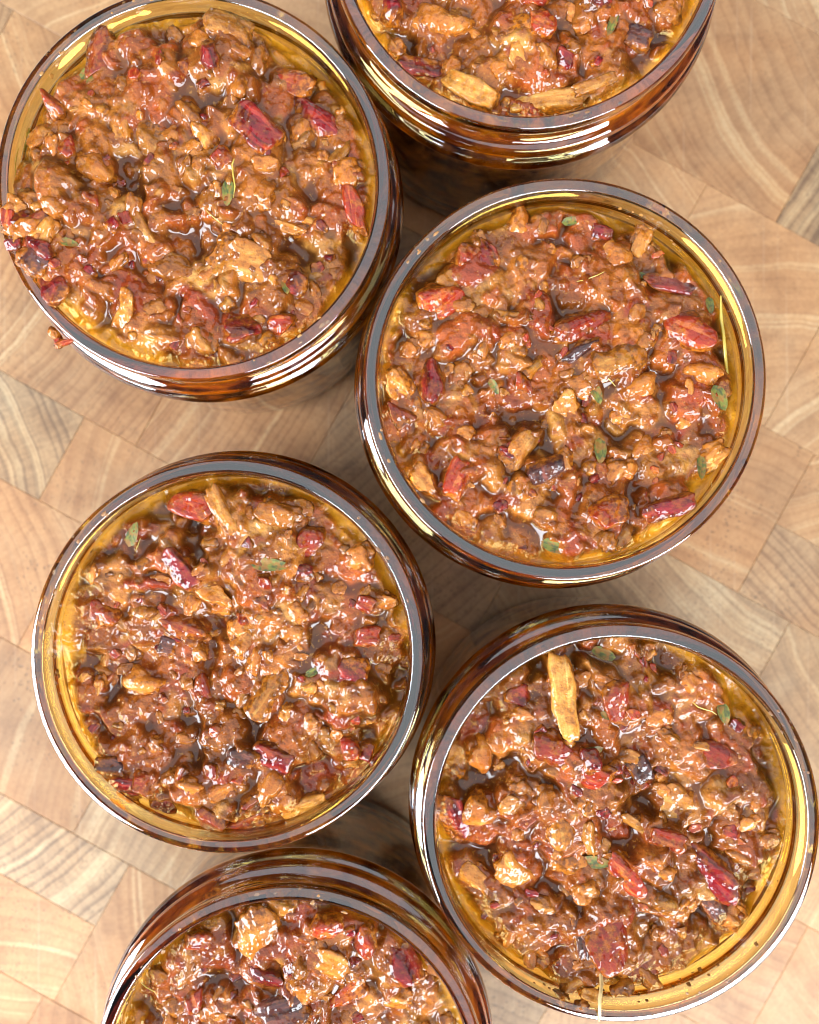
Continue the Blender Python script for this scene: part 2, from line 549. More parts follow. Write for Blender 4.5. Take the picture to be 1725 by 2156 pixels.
# centre of each rim in the 1725 x 2156 view of the photograph, jam level (mm under the rim), heap: (x, y, height, spread), look
JARS = [
    dict(px=405, py=385, sc=0.99, lv=-5.2, full=((192, 26), (-75, 22)), heaps=[(-29, -8, 7.5, 13), (-22, -24, 3.0, 12), (-15, 22, 3.0, 14), (6, 22, 4.0, 9), (26, 20, -3.5, 12), (10, -10, 1.0, 16)],
         jl="amber glass jar at upper left with jam heaped onto its left rim", ml="chunky bacon jam heaped over the left rim of its jar, thyme sprig"),
    dict(px=1114, py=-150, sc=1.0, lv=-4.2, full=((-90, 30),), heaps=[(0, -10, 1.5, 15), (-5, -33, 1.0, 8)],
         jl="amber glass jar cut off by the top edge, its ribbed neck seen below the rim", ml="bacon jam with a long pale fat strip along the near edge"),
    dict(px=1191, py=798, sc=1.012, full=((-130, 40), (190, 15)), lv=-5.6, heaps=[(-14, 10, 2.0, 14), (8, 12, 1.6, 12), (13, -8, -2.2, 9), (-4, -26, 1.5, 10), (26, -20, 1.2, 10)],
         jl="amber glass jar at centre right, between the ribbed neck jar and the lower right jar", ml="smooth levelled bacon jam with a long yellow thyme stem at its right"),
    dict(px=478, py=1383, sc=0.99, full=((-10, 20), (-60, 25)), lv=-7.0, heaps=[(4, 24, 2.5, 12), (-4, 2, -2.0, 11), (18, 4, 0.8, 12), (4, -26, 2.6, 12), (-22, -4, -1.0, 10), (-18, 16, 1.5, 9)],
         jl="amber glass jar at centre left, a wide golden band of inner wall on its left", ml="bacon jam with an olive green leaf and red cubes along the near edge"),
    dict(px=1309, py=1735, sc=1.0, lv=-7.6, full=((150, 40), (90, 20), (-102, 11)), heaps=[(-10, 6, 2.0, 14), (12, -12, 2.2, 12), (-4, -26, 3.0, 10), (20, 14, -0.6, 12), (30, -14, -2.2, 10), (24, -26, -2.5, 9), (-7, -34, 4.5, 6)],
         jl="amber glass jar at lower right, a thick yellow gleam inside its lower right wall", ml="bacon jam with an upright tan strip and a pale strand over the near rim"),
    dict(px=608, py=2288, sc=0.995, lv=-7.4, heaps=[(0, 16, 2.0, 14), (-4, 30, 2.0, 8), (-26, 14, -2.2, 10)],
         jl="amber glass jar cut off by the bottom edge, its shoulder showing behind the rim", ml="dark bacon jam with a burgundy lump at right, cut off by the bottom edge"),
]


def world_xy(px, py, z):
    d = CAM_Z - z
    return (px - 862.5) * d / F_PX, -(py - 1078.0) * d / F_PX


# ------------------------------------------------------------------ pieces in the jam (unit meshes, shared)
def chunk_mesh(name, seed, mat, p=3.2, rough=0.16, cuts=5):
    r = np.random.default_rng(seed)
    n = 8
    vid, V, F = {}, [], []

    def vert(a):
        k = tuple(np.round(a, 5))
        if k not in vid:
            vid[k] = len(V)
            V.append(a)
        return vid[k]
    t = np.linspace(-1, 1, n + 1)
    for ax in range(3):
        for s in (-1, 1):
            for i in range(n):
                for j in range(n):
                    c4 = []
                    for (a, b) in ((i, j), (i + 1, j), (i + 1, j + 1), (i, j + 1)):
                        v = np.zeros(3)
                        v[ax] = s
                        v[(ax + 1) % 3] = t[a]
                        v[(ax + 2) % 3] = t[b]
                        c4.append(vert(v))
                    F.append(c4 if s > 0 else c4[::-1])
    V = np.array(V)
    V /= (np.abs(V) ** p).sum(1, keepdims=True) ** (1 / p)
    for _ in range(cuts):
        d = r.standard_normal(3)
        d /= np.linalg.norm(d)
        k = r.uniform(0.62, 0.92)
        h = V @ d
        V = V - np.maximum(h - k, 0)[:, None] * d * 0.9
    disp = np.zeros(len(V))
    for _ in range(7):
        d = r.standard_normal(3) * r.uniform(1.5, 4.5)
        disp += np.sin(V @ d + r.uniform(0, 6.28)) / 7 ** 0.5
    for _ in range(8):
        d = r.standard_normal(3) * r.uniform(5, 8)
        disp += 0.4 * np.sin(V @ d + r.uniform(0, 6.28)) / 8 ** 0.5
    V = V * (1 + rough * disp[:, None])
    return mesh_np(name, V, F, mat)


def strip_mesh(name, seed, mat, bend=0.9):
    """a curled slice: long in x, thin in z, both faces and rounded rim"""
    r = np.random.default_rng(seed)
    nu, nv = 10, 6
    V = []
    for k in (1, -1):
        for i in range(nu + 1):
            for j in range(nv + 1):
                u, v = -1 + 2 * i / nu, -1 + 2 * j / nv
                e = (1 - abs(u) ** 6) ** 0.5 * (1 - abs(v) ** 6) ** 0.5
                wv = 1 + 0.22 * math.sin(2.3 * u + seed) + 0.1 * math.sin(5 * u)
                z = k * 0.34 * e - bend * 0.6 * (v * v) + 0.35 * math.sin(1.6 * u + seed * 1.7)
                V.append((u * (1 - 0.15 * v * v), v * wv * (0.82 + 0.18 * math.sqrt(max(0, 1 - u * u))), z))
    F = []
    n2 = (nu + 1) * (nv + 1)
    for i in range(nu):
        for j in range(nv):
            a = i * (nv + 1) + j
            q = (a, a + nv + 1, a + nv + 2, a + 1)
            F.append(q)
            F.append(tuple(n2 + x for x in q[::-1]))
    return mesh_np(name, V, F, mat)


def leaf_mesh(name, seed, mat):
    r = np.random.default_rng(seed)
    nu, nv = 8, 4
    V = []
    for k in (1, -1):
        for i in range(nu + 1):
            for j in range(nv + 1):
                u, v = -1 + 2 * i / nu, -1 + 2 * j / nv
                wd = (max(0, 1 - u * u)) ** 0.55 * (1 - 0.25 * u)
                z = k * 0.16 * (1 - v * v) * (1 - u * u) + 0.55 * abs(v) * wd + 0.2 * math.sin(2 * u + seed)
                V.append((u, v * wd, z))
    F = []
    n2 = (nu + 1) * (nv + 1)
    for i in range(nu):
        for j in range(nv):
            a = i * (nv + 1) + j
            q = (a, a + nv + 1, a + nv + 2, a + 1)
            F.append(q)
            F.append(tuple(n2 + x for x in q[::-1]))
    return mesh_np(name, V, F, mat)


def tube_mesh(name, pts, rad, mat, sides=7):
    P = np.array(pts, float)
    V, F = [], []
    for i, p in enumerate(P):
        t = P[min(i + 1, len(P) - 1)] - P[max(i - 1, 0)]
        t /= np.linalg.norm(t)
        a = np.cross(t, (0, 0, 1.0) if abs(t[2]) < 0.9 else (1.0, 0, 0))
        a /= np.linalg.norm(a)
        b = np.cross(t, a)
        rr = rad * (0.35 if i in (0, len(P) - 1) else 1.0 - 0.25 * i / len(P))
        for k in range(sides):
            w_ = 2 * math.pi * k / sides
            V.append(p + rr * (math.cos(w_) * a + math.sin(w_) * b))
    for i in range(len(P) - 1):
        for k in range(sides):
            k2 = (k + 1) % sides
            F.append((i * sides + k, i * sides + k2, (i + 1) * sides + k2, (i + 1) * sides + k))
    return mesh_np(name, V, F, mat)


VAR = {}
for kind, nm, p, rg, cu in (('red', 'bacon_bit', 4.5, 0.10, 5), ('burgundy', 'bacon_bit', 4.0, 0.10, 5), ('dark', 'bacon_bit', 3.5, 0.14, 4),
                            ('crumb', 'bacon_crumb', 2.3, 0.20, 2), ('tan', 'fat_piece', 2.8, 0.16, 3), ('fat', 'fat_piece', 5.0, 0.10, 2)):
    VAR[kind] = [chunk_mesh(nm, hash((nm, p, k)) % 9973 if False else int(p * 100) + k * 17, M[kind], p, rg, cu) for k in range(7)]
VAR['onion'] = [strip_mesh('onion_slice', k, M['onion']) for k in range(6)]
VAR['leaf'] = [leaf_mesh('thyme_leaf', k, M['thyme']) for k in range(4)]
VAR['stem'] = [tube_mesh('thyme_stem', [(-1, 0.1 * math.sin(k), 0), (-0.5, 0.05 * k - 0.1, 0.1), (0, 0, 0.12), (0.5, 0.12 - 0.06 * k, 0.06), (1, 0.05, -0.05)], 0.042, M['stem']) for k in range(3)]
NAME = dict(red='bacon_bit', burgundy='bacon_bit', dark='bacon_bit', crumb='bacon_crumb', tan='fat_piece', fat='fat_piece', onion='onion_slice', leaf='thyme_leaf', stem='thyme_stem')

# landmarks read off the photograph: jar, x, y (1725 px view), length, width (px), angle (deg, clockwise), kind
MARKS = [
    (0, 450, 145, 62, 44, 70, 'burgundy'), (0, 655, 240, 135, 62, 35, 'burgundy'), (0, 545, 285, 110, 75, 40, 'burgundy'), (0, 610, 165, 110, 60, 20, 'red'),
    (0, 215, 125, 110, 85, -50, 'red'), (0, 475, 345, 55, 46, 60, 'red'), (0, 335, 315, 125, 75, 75, 'tan'), (0, 752, 440, 120, 56, 80, 'red'),
    (0, 485, 80, 110, 90, 10, 'tan'), (0, 100, 570, 64, 52, 40, 'dark'), (0, 110, 545, 70, 50, 20, 'burgundy'), (0, 132, 612, 80, 56, 60, 'burgundy'),
    (0, 515, 700, 70, 60, -15, 'burgundy'), (0, 590, 682, 70, 48, 5, 'red'), (0, 620, 590, 70, 45, 45, 'burgundy'), (0, 320, 500, 110, 40, 60, 'tan'),
    (0, 590, 470, 150, 40, 15, 'tan'), (0, 720, 320, 90, 45, -60, 'tan'), (0, 440, 290, 80, 60, 70, 'tan'), (0, 270, 285, 80, 60, 80, 'tan'), (0, 215, 365, 90, 60, 30, 'crumb'),
    (0, 160, 330, 50, 42, 50, 'red'), (0, 120, 230, 70, 40, 60, 'red'), (0, 380, 570, 110, 80, 20, 'crumb'), (0, 510, 555, 150, 110, 15, 'tan'), (0, 430, 725, 70, 70, 50, 'tan'),
    (0, 270, 660, 60, 110, 20, 'tan'), (0, 200, 160, 70, 34, -40, 'leaf'), (0, 500, 385, 90, 40, 95, 'stem'), (0, 488, 420, 60, 26, 95, 'leaf'), (0, 455, 465, 50, 22, 40, 'stem'),
    (0, 48, 285, 55, 22, 80, 'leaf'), (0, 38, 300, 50, 18, 110, 'leaf'), (0, 40, 360, 85, 30, 88, 'stem'), (0, 605, 605, 45, 22, 80, 'leaf'), (0, 170, 530, 40, 18, 10, 'leaf'),
    (1, 890, 137, 105, 45, 5, 'burgundy'), (1, 1335, 92, 66, 46, 20, 'dark'), (1, 1165, 210, 185, 40, 0, 'fat'), (1, 990, 195, 120, 50, 30, 'fat'), (1, 1255, 185, 120, 44, -22, 'tan'),
    (1, 1130, 70, 66, 70, 10, 'red'), (1, 1080, 65, 80, 70, 0, 'onion'), (1, 1285, 58, 75, 20, -70, 'leaf'), (1, 1180, 135, 50, 44, 30, 'burgundy'), (1, 1090, 130, 80, 60, 60, 'tan'),
    (1, 1245, 30, 70, 50, 10, 'burgundy'), (1, 820, 25, 60, 60, 10, 'burgundy'), (1, 930, 40, 130, 80, 20, 'crumb'), (1, 1130, 10, 70, 50, 10, 'red'), (1, 1400, 30, 70, 60, 10, 'crumb'),
    (2, 1020, 530, 90, 46, 65, 'burgundy'), (2, 1415, 598, 130, 45, 5, 'burgundy'), (2, 1522, 720, 190, 26, 80, 'stem'), (2, 1255, 830, 50, 24, 70, 'leaf'), (2, 1505, 842, 62, 34, 65, 'leaf'),
    (2, 1262, 950, 60, 30, 90, 'leaf'), (2, 1472, 985, 55, 24, 85, 'leaf'), (2, 1205, 462, 45, 20, -10, 'leaf'), (2, 1040, 815, 40, 18, 60, 'leaf'), (2, 1165, 1150, 70, 30, 20, 'leaf'),
    (2, 1355, 580, 40, 16, 20, 'leaf'), (2, 1500, 640, 40, 18, 80, 'leaf'), (2, 1105, 812, 76, 60, 70, 'red'), (2, 1130, 770, 70, 30, -40, 'onion'), (2, 905, 800, 105, 60, 75, 'burgundy'),
    (2, 1265, 490, 64, 50, 20, 'burgundy'), (2, 920, 640, 130, 80, -35, 'red'), (2, 1080, 670, 90, 40, 10, 'tan'), (2, 840, 810, 90, 80, 50, 'tan'), (2, 840, 870, 70, 60, 50, 'red'),
    (2, 1210, 690, 180, 60, -30, 'red'), (2, 1440, 690, 140, 90, 30, 'red'), (2, 1300, 760, 120, 70, -20, 'onion'), (2, 1190, 860, 100, 80, 60, 'tan'), (2, 1090, 950, 110, 60, -50, 'tan'),
    (2, 960, 1010, 110, 60, -60, 'red'), (2, 890, 1010, 90, 60, 50, 'tan'), (2, 1060, 955, 40, 34, 10, 'burgundy'), (2, 1140, 990, 50, 90, 70, 'dark'), (2, 1270, 1080, 100, 70, -25, 'red'),
    (2, 1300, 1130, 90, 70, -45, 'tan'), (2, 1400, 1070, 110, 44, -20, 'burgundy'), (2, 1500, 960, 100, 70, -30, 'tan'), (2, 950, 590, 80, 60, -45, 'tan'), (2, 985, 545, 80, 60, 20, 'red'),
    (2, 1215, 740, 90, 30, -40, 'dark'), (2, 1270, 795, 60, 18, 50, 'stem'), (2, 1240, 590, 60, 14, -20, 'stem'), (2, 1290, 530, 90, 70, 0, 'crumb'), (2, 1360, 500, 90, 60, -70, 'tan'),
    (3, 385, 1195, 100, 52, 45, 'burgundy'), (3, 575, 1187, 90, 30, 3, 'leaf'), (3, 282, 1125, 60, 26, -70, 'leaf'), (3, 292, 1138, 50, 20, -75, 'stem'), (3, 215, 1290, 66, 72, 70, 'red'),
    (3, 425, 1455, 110, 46, 55, 'red'), (3, 575, 1590, 90, 66, 15, 'burgundy'), (3, 515, 1590, 60, 52, 20, 'dark'), (3, 275, 1645, 80, 44, 5, 'burgundy'), (3, 336, 1697, 62, 58, 10, 'burgundy'),
    (3, 450, 1712, 66, 64, 60, 'red'), (3, 520, 1725, 90, 50, -8, 'red'), (3, 735, 1577, 64, 60, -5, 'red'), (3, 772, 1340, 70, 54, 10, 'red'), (3, 772, 1585, 34, 40, 10, 'burgundy'),
    (3, 640, 1700, 95, 46, -20, 'fat'), (3, 650, 1140, 74, 72, 10, 'red'), (3, 662, 1412, 40, 18, -25, 'leaf'), (3, 640, 1205, 48, 40, 10, 'burgundy'), (3, 440, 1240, 130, 70, 35, 'tan'),
    (3, 480, 1080, 130, 60, 60, 'tan'), (3, 420, 1060, 130, 80, 20, 'red'), (3, 370, 1320, 130, 60, 30, 'red'), (3, 605, 1505, 50, 44, 70, 'tan'), (3, 345, 1365, 44, 40, 10, 'dark'),
    (3, 240, 1610, 60, 40, 10, 'dark'), (3, 745, 1410, 60, 60, 10, 'burgundy'), (3, 770, 1270, 50, 40, 30, 'red'), (3, 310, 1640, 70, 60, 20, 'red'), (3, 300, 1440, 80, 70, 20, 'crumb'),
    (3, 590, 1080, 100, 70, 10, 'crumb'), (3, 250, 1700, 60, 60, 10, 'tan'), (3, 620, 1330, 60, 60, 20, 'crumb'), (3, 570, 1450, 140, 60, -60, 'onion'), (3, 690, 1560, 70, 60, 20, 'tan'),
    (4, 1180, 1462, 160, 50, 85, 'fat'), (4, 1240, 1612, 110, 72, 12, 'red'), (4, 1235, 1572, 62, 24, -15, 'leaf'), (4, 1524, 1503, 50, 30, 75, 'leaf'), (4, 1252, 1808, 66, 28, 0, 'leaf'),
    (4, 1340, 1615, 70, 46, 60, 'dark'), (4, 1505, 1590, 105, 66, 30, 'red'), (4, 1485, 1830, 165, 85, 40, 'burgundy'), (4, 955, 1715, 120, 62, 70, 'burgundy'), (4, 1375, 1880, 80, 50, 15, 'onion'),
    (4, 1272, 1955, 140, 115, 60, 'red'), (4, 1213, 1955, 100, 26, 80, 'dark'), (4, 1310, 1820, 120, 66, 45, 'red'), (4, 1395, 1755, 100, 50, 20, 'red'), (4, 1150, 1560, 110, 80, 20, 'red'),
    (4, 1230, 1590, 50, 60, 0, 'burgundy'), (4, 1290, 1460, 110, 70, 70, 'red'), (4, 1090, 1830, 110, 100, 40, 'tan'), (4, 1240, 1760, 90, 50, 80, 'tan'), (4, 1170, 1720, 110, 50, 85, 'onion'),
    (4, 1430, 1700, 130, 110, 30, 'tan'), (4, 1080, 1690, 90, 80, 20, 'tan'), (4, 1010, 1700, 70, 80, 20, 'crumb'), (4, 1530, 1740, 40, 36, 10, 'burgundy'), (4, 1090, 1460, 60, 50, 20, 'burgundy'),
    (4, 1140, 1910, 90, 90, 10, 'tan'), (4, 1500, 1900, 90, 46, 60, 'dark'), (4, 1480, 1490, 60, 14, 30, 'stem'), (4, 1420, 1560, 90, 30, 40, 'crumb'), (4, 1320, 1590, 60, 40, 20, 'tan'),
    (4, 1000, 1850, 90, 70, 30, 'tan'), (4, 1200, 1830, 90, 60, 10, 'onion'), (4, 1270, 1380, 60, 40, 10, 'leaf'), (4, 1340, 1730, 90, 40, 30, 'tan'), (4, 1270, 1500, 30, 16, 30, 'leaf'),
    (5, 840, 2010, 110, 80, 60, 'burgundy'), (5, 320, 2085, 60, 30, 30, 'stem'), (5, 555, 1960, 130, 110, 60, 'tan'), (5, 690, 2000, 110, 80, 20, 'tan'), (5, 640, 2010, 40, 50, 10, 'crumb'),
    (5, 690, 1930, 80, 50, 10, 'red'), (5, 770, 1960, 80, 60, 40, 'red'), (5, 480, 1900, 90, 50, -20, 'crumb'), (5, 420, 1970, 70, 50, 20, 'red'), (5, 600, 2120, 120, 70, -20, 'dark'),
    (5, 720, 2090, 120, 60, -30, 'red'), (5, 560, 2050, 100, 50, 20, 'burgundy'), (5, 830, 2100, 90, 60, 10, 'tan'), (5, 410, 2100, 60, 44, 70, 'red'), (5, 600, 1900, 70, 60, 10, 'tan'),
]

GN, HALF = 560, 42.0
STEP = 2 * HALF / GN
GX = (np.arange(GN) + 0.5) * STEP - HALF
XX, YY = np.meshgrid(GX, GX, indexing='xy')     # [row = y, col = x]
RR = np.hypot(XX, YY)
SAUCE = np.array((0.115, 0.028, 0.002))
PAL = [np.array(x) for x in ((0.34, 0.099, 0.012), (0.42, 0.150, 0.024), (0.26, 0.066, 0.008), (0.49, 0.22, 0.046), (0.32, 0.064, 0.010), (0.24, 0.026, 0.009), (0.17, 0.042, 0.006), (0.37, 0.112, 0.014))]


def make_jam(idx, J, rng):
    jx, jy = world_xy(J['px'], J['py'], RIM_Z)
    zl = RIM_Z + J['lv']
    INRS = INR * J.get('sc', 1.005)
    rin = float(np.interp(zl, INZ, INRS))
    # --- pieces: landmarks first, then random fill
    pieces = []
    for (k, px, py, L, W, ang, kind) in MARKS:
        if k != idx:
            continue
        s = (CAM_Z - zl) / F_PX
        x, y = world_xy(px, py, zl + 0.5)
        a, b = L * s / 2, W * s / 2
        if kind == 'leaf':
            a, b, cz = a * 0.95, b * 0.9, 0.55
        elif kind == 'stem':
            b, cz = a, a * 0.8
        elif kind == 'onion':
            cz = min(b * 0.7, 1.6)
        elif kind in ('red', 'burgundy') and L > 60:
            a, b = (a, b) if kind == 'burgundy' else (a * 0.92, b * 0.9)
            cz = min(0.85 * b, 2.0)
        elif kind == 'tan':
            a, b = a * 0.85, b * 0.8
            cz = min(0.8 * b, 1.6)
        else:
            cz = min(0.85 * b, 0.5 * b + 0.9)
        pieces.append((x - jx, y - jy, a, b, cz, -ang, kind))
    want = 130
    tries = 0
    weights = (['crumb'] * 10 + ['tan'] * 2 + ['red'] * 4 + ['burgundy'] * 3 + ['onion'] * 4)
    while len(pieces) < want and tries < 6000:
        tries += 1
        kind = weights[int(rng.integers(len(weights)))]
        r, t = (rin - 2.0) * math.sqrt(rng.random()), rng.random() * 6.283
        x, y = r * math.cos(t), r * math.sin(t)
        a = rng.uniform(1.5, 3.6) if kind == 'crumb' else rng.uniform(0.8, 1.9)
        b = a * rng.uniform(0.55, 0.95)
        cz = b * rng.uniform(0.55, 0.85)
        if kind == 'leaf':
            a, b, cz = rng.uniform(0.9, 1.5), rng.uniform(0.45, 0.7), 0.4
        if any(math.hypot(x - q[0], y - q[1]) < 0.55 * (a + q[2] * 0.5 + q[3] * 0.5) for q in pieces):
            continue
        pieces.append((x, y, a, b, cz, rng.uniform(0, 360), kind))
    # --- height field
    base = np.zeros((GN, GN))
    for (hx, hy, hh, hs) in J['heaps']:
        base += hh * np.exp(-((XX - hx) ** 2 + (YY - hy) ** 2) / (hs * hs) * 1.2)
    base += fft_noise(GN, (36, 17), (1.0, 0.7), rng)
    wx = fft_noise(GN, (9, 4, 2), (0.5, 0.26, 0.1), rng)
    wy = fft_noise(GN, (9, 4, 2), (0.5, 0.26, 0.1), rng)
    h = base - 1.6 + fft_noise(GN, (5, 2.5), (0.2, 0.12), rng)
    colr = np.broadcast_to(SAUCE, (GN, GN, 3)).copy()

    def stamp(x, y, a, b, ang, hh, p, col, mixc, sink=0.0):
        R = max(a, b) * 1.3 + 1.2
        i0, i1 = int((x - R + HALF) / STEP), int((x + R + HALF) / STEP) + 1
        j0, j1 = int((y - R + HALF) / STEP), int((y + R + HALF) / STEP) + 1
        i0, j0, i1, j1 = max(i0, 0), max(j0, 0), min(i1, GN), min(j1, GN)
        if i1 - i0 < 2 or j1 - j0 < 2:
            return
        sl = (slice(j0, j1), slice(i0, i1))
        dx, dy = XX[sl] - x + wx[sl], YY[sl] - y + wy[sl]
        ca, sa = math.cos(ang), math.sin(ang)
        u, v = (dx * ca + dy * sa) / a, (-dx * sa + dy * ca) / b
        f = np.abs(u) ** p + np.abs(v) ** p
        cj, ci = min(max(int((y + HALF) / STEP), 0), GN - 1), min(max(int((x + HALF) / STEP), 0), GN - 1)
        z = base[cj, ci] - sink + hh * np.sqrt(np.clip(1 - f, 0, 1)) - 0.4
        z = np.where(f < 1, z, -99)
        win = z > h[sl]
        h[sl] = np.where(win, z, h[sl])
        if mixc > 0:
            colr[sl] = np.where(win[..., None], col * mixc + SAUCE * (1 - mixc), colr[sl])
    for _ in range(60):
        r, t = (rin - 2.0) * math.sqrt(rng.random()), rng.random() * 6.283
        a = rng.uniform(3.6, 6.8)
        stamp(r * math.cos(t), r * math.sin(t), a, a * rng.uniform(0.5, 0.9), rng.random() * 3.14, rng.uniform(1.8, 3.4), rng.uniform(2, 2.6),
              PAL[int(rng.integers(len(PAL)))], rng.uniform(0.5, 0.9), rng.uniform(0.3, 1.2))
    for _ in range(140):
        r, t = (rin + 0.5) * math.sqrt(rng.random()), rng.random() * 6.283
        a = rng.uniform(2.0, 5.4)
        stamp(r * math.cos(t), r * math.sin(t), a, a * rng.uniform(0.28, 1), rng.random() * 3.14, rng.uniform(1.4, 3.3), rng.uniform(2, 3.0),
              PAL[int(rng.integers(len(PAL)))], rng.uniform(0.3, 0.8), rng.uniform(0.3, 1.6))
    # sauce climbs each piece
    for (x, y, a, b, cz, ang, kind) in pieces:
        if kind not in ('leaf', 'stem'):
            stamp(x, y, a + 0.35, b + 0.35, math.radians(ang), 0.8 * cz + 0.5, 2.6, PAL[2], 0.8, 0.3)
    for _ in range(800):
        r, t = (rin + 0.3) * math.sqrt(rng.random()), rng.random() * 6.283
        x, y = r * math.cos(t), r * math.sin(t)
        a = rng.uniform(0.5, 1.5)
        cj, ci = min(int((y + HALF) / STEP), GN - 1), min(int((x + HALF) / STEP), GN - 1)
        sink = base[cj, ci] - h[cj, ci] - 0.4 + 0.05
        stamp(x, y, a, a * rng.uniform(0.6, 1), rng.random() * 3.14, rng.uniform(0.15, 0.40) * a / 0.7, 2.0, PAL[int(rng.integers(len(PAL)))], rng.uniform(0.2, 0.6), sink)
    h = blur(h, 1.4)
    redz = np.clip(fft_noise(GN, (36, 16), (0.8, 0.5), rng) * 0.35 + 0.05, 0, 0.4)[..., None]
    colr = colr * (1 - redz) + np.array((0.24, 0.034, 0.004)) * redz
    for k in range(3):
        colr[..., k] = blur(colr[..., k], 2.2)
    # wall contact: level off towards an oily ring
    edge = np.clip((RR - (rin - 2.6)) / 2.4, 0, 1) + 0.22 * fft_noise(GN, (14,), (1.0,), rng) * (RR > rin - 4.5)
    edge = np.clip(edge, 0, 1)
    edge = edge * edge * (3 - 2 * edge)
    for (fd, fw) in J.get('full', ()):
        dang = np.abs((np.degrees(np.arctan2(YY, XX)) - fd + 180) % 360 - 180)
        edge = edge * (1 - np.exp(-(dang / fw) ** 2))
    lo = blur(base, 12) - 1.5
    h = h * (1 - edge * 0.75) + lo * edge * 0.75
    # liquid fills the hollows
    pool = 0.6 * blur(h, 7) + 0.4 * blur(h, 16) - 0.42 + 0.22 * fft_noise(GN, (18,), (1.0,), rng)
    wet = np.clip((pool - h) / 0.22 + 0.35, 0, 1)
    k_ = 0.45
    hm = 0.5 * (h + pool + np.sqrt((h - pool) ** 2 + k_ * k_))
    wet = blur(wet, 1.2)
    h = blur(hm, 1.1) + (1 - wet) * fft_noise(GN, (4.2, 2.2), (0.15, 0.06), rng)
    pc = np.array((0.055, 0.014, 0.002))
    colr = colr * (1 - 0.72 * wet[..., None]) + pc * 0.72 * wet[..., None]
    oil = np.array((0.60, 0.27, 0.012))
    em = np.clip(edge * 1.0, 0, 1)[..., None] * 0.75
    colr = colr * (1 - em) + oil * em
    wet = np.clip(wet + edge * 0.5, 0, 1)

    def samp(A, x, y):
        fx = np.clip((np.asarray(x) + HALF) / STEP - 0.5, 0, GN - 1.001)
        fy = np.clip((np.asarray(y) + HALF) / STEP - 0.5, 0, GN - 1.001)
        i, j = fx.astype(int), fy.astype(int)
        tx, ty = fx - i, fy - j
        if A.ndim == 3:
            tx, ty = tx[..., None], ty[..., None]
        return (A[j, i] * (1 - tx) + A[j, i + 1] * tx) * (1 - ty) + (A[j + 1, i] * (1 - tx) + A[j + 1, i + 1] * tx) * ty
    # --- mesh: polar top sheet and the sides that press on the glass
    nr, nt = 132, 600
    rad = (np.arange(nr) + 0.5) / (nr - 0.5)
    th = np.linspace(0, 2 * math.pi, nt, endpoint=False)
    rimh = blur(h, 4)
    zs_edge = zl + samp(rimh, (rin - 0.2) * np.cos(th), (rin - 0.2) * np.sin(th))
    zs_edge = np.minimum(zs_edge, RIM_Z - 1.2)
    redge = np.interp(zs_edge, INZ, INRS) + 0.25
    r2 = rad[:, None] * redge[None, :]
    x, y = r2 * np.cos(th), r2 * np.sin(th)
    z = zl + samp(h, x, y)
    kk = np.clip((rad - 0.965) / 0.035, 0, 1)[:, None]
    z = z * (1 - kk) + zs_edge[None, :] * kk
    tint, wt = samp(colr, x, y), samp(wet, x, y)
    V, T, W_ = [np.stack([x, y, z], -1).reshape(-1, 3)], [tint.reshape(-1, 3)], [wt.ravel()]
    ns = 36
    sn = fft_noise(GN, (5.5, 2.8), (0.7, 0.6), rng)
    for s in range(1, ns + 1):
        f = s / ns
        zz = zs_edge * (1 - f) + 4.3 * f
        rr = np.interp(zz, INZ, INRS) + 0.25
        if s == ns:
            rr = np.full(nt, 33.0)
        V.append(np.stack([rr * np.cos(th), rr * np.sin(th), zz], -1))
        vv = sn[(np.arange(nt) * GN // nt) % GN, (s * 4) % GN]
        cm = np.clip(vv * 0.55 + 0.42, 0, 1)[:, None]
        lite = np.array((0.75, 0.34, 0.03)) if zz.mean() > 44 else PAL[3] * 1.3  # oily tone near the top; side colours lightened to offset weak light behind glass
        T.append((SAUCE * 0.7 if zz.mean() < 44 else PAL[2]) * (1 - cm) + lite * cm)
        W_.append(np.full(nt, 0.4))
    V.append(np.array([[0, 0, 4.3]]))
    T.append(SAUCE[None])
    W_.append(np.zeros(1))
    V, T, W_ = np.vstack(V) * MM, np.vstack(T), np.concatenate(W_)
    rows = nr + ns
    i, j = np.meshgrid(np.arange(rows - 1), np.arange(nt), indexing='ij')
    j2 = (j + 1) % nt
    F = np.stack([i * nt + j, (i + 1) * nt + j, (i + 1) * nt + j2, i * nt + j2], -1).reshape(-1, 4)
    # centre cap: a fan of quads over the innermost ring
    q = np.arange(0, nt, 2)
    cidx = len(V)
    V = np.vstack([V, [[0, 0, V[0:nt, 2].mean()]]])
    T = np.vstack([T, T[0:nt].mean(0)[None]])
    W_ = np.append(W_, W_[0])
    F = np.vstack([F, np.stack([np.full_like(q, cidx), q, (q + 1) % nt, (q + 2) % nt], -1)])
    base0 = (rows - 1) * nt
    F = np.vstack([F, np.stack([np.full_like(q, cidx - 1), base0 + (q + 2) % nt, base0 + (q + 1) % nt, base0 + q], -1)])
    me = mesh_np("bacon_jam", V, F, M['sauce'])
    ca = me.attributes.new('tint', 'FLOAT_COLOR', 'POINT')
    ca.data.foreach_set('color', np.hstack([T, np.ones((len(T), 1))]).astype(np.float32).ravel())
    wa = me.attributes.new('wet', 'FLOAT', 'POINT')
    wa.data.foreach_set('value', W_.astype(np.float32))
    jam = link("bacon_jam", me)
    jam.location = (jx * MM, jy * MM, 0)
    jam['label'], jam['category'], jam['group'] = J['ml'], "bacon jam", "bacon jam in the jars"
    # --- the pieces as objects
    cnt = {}
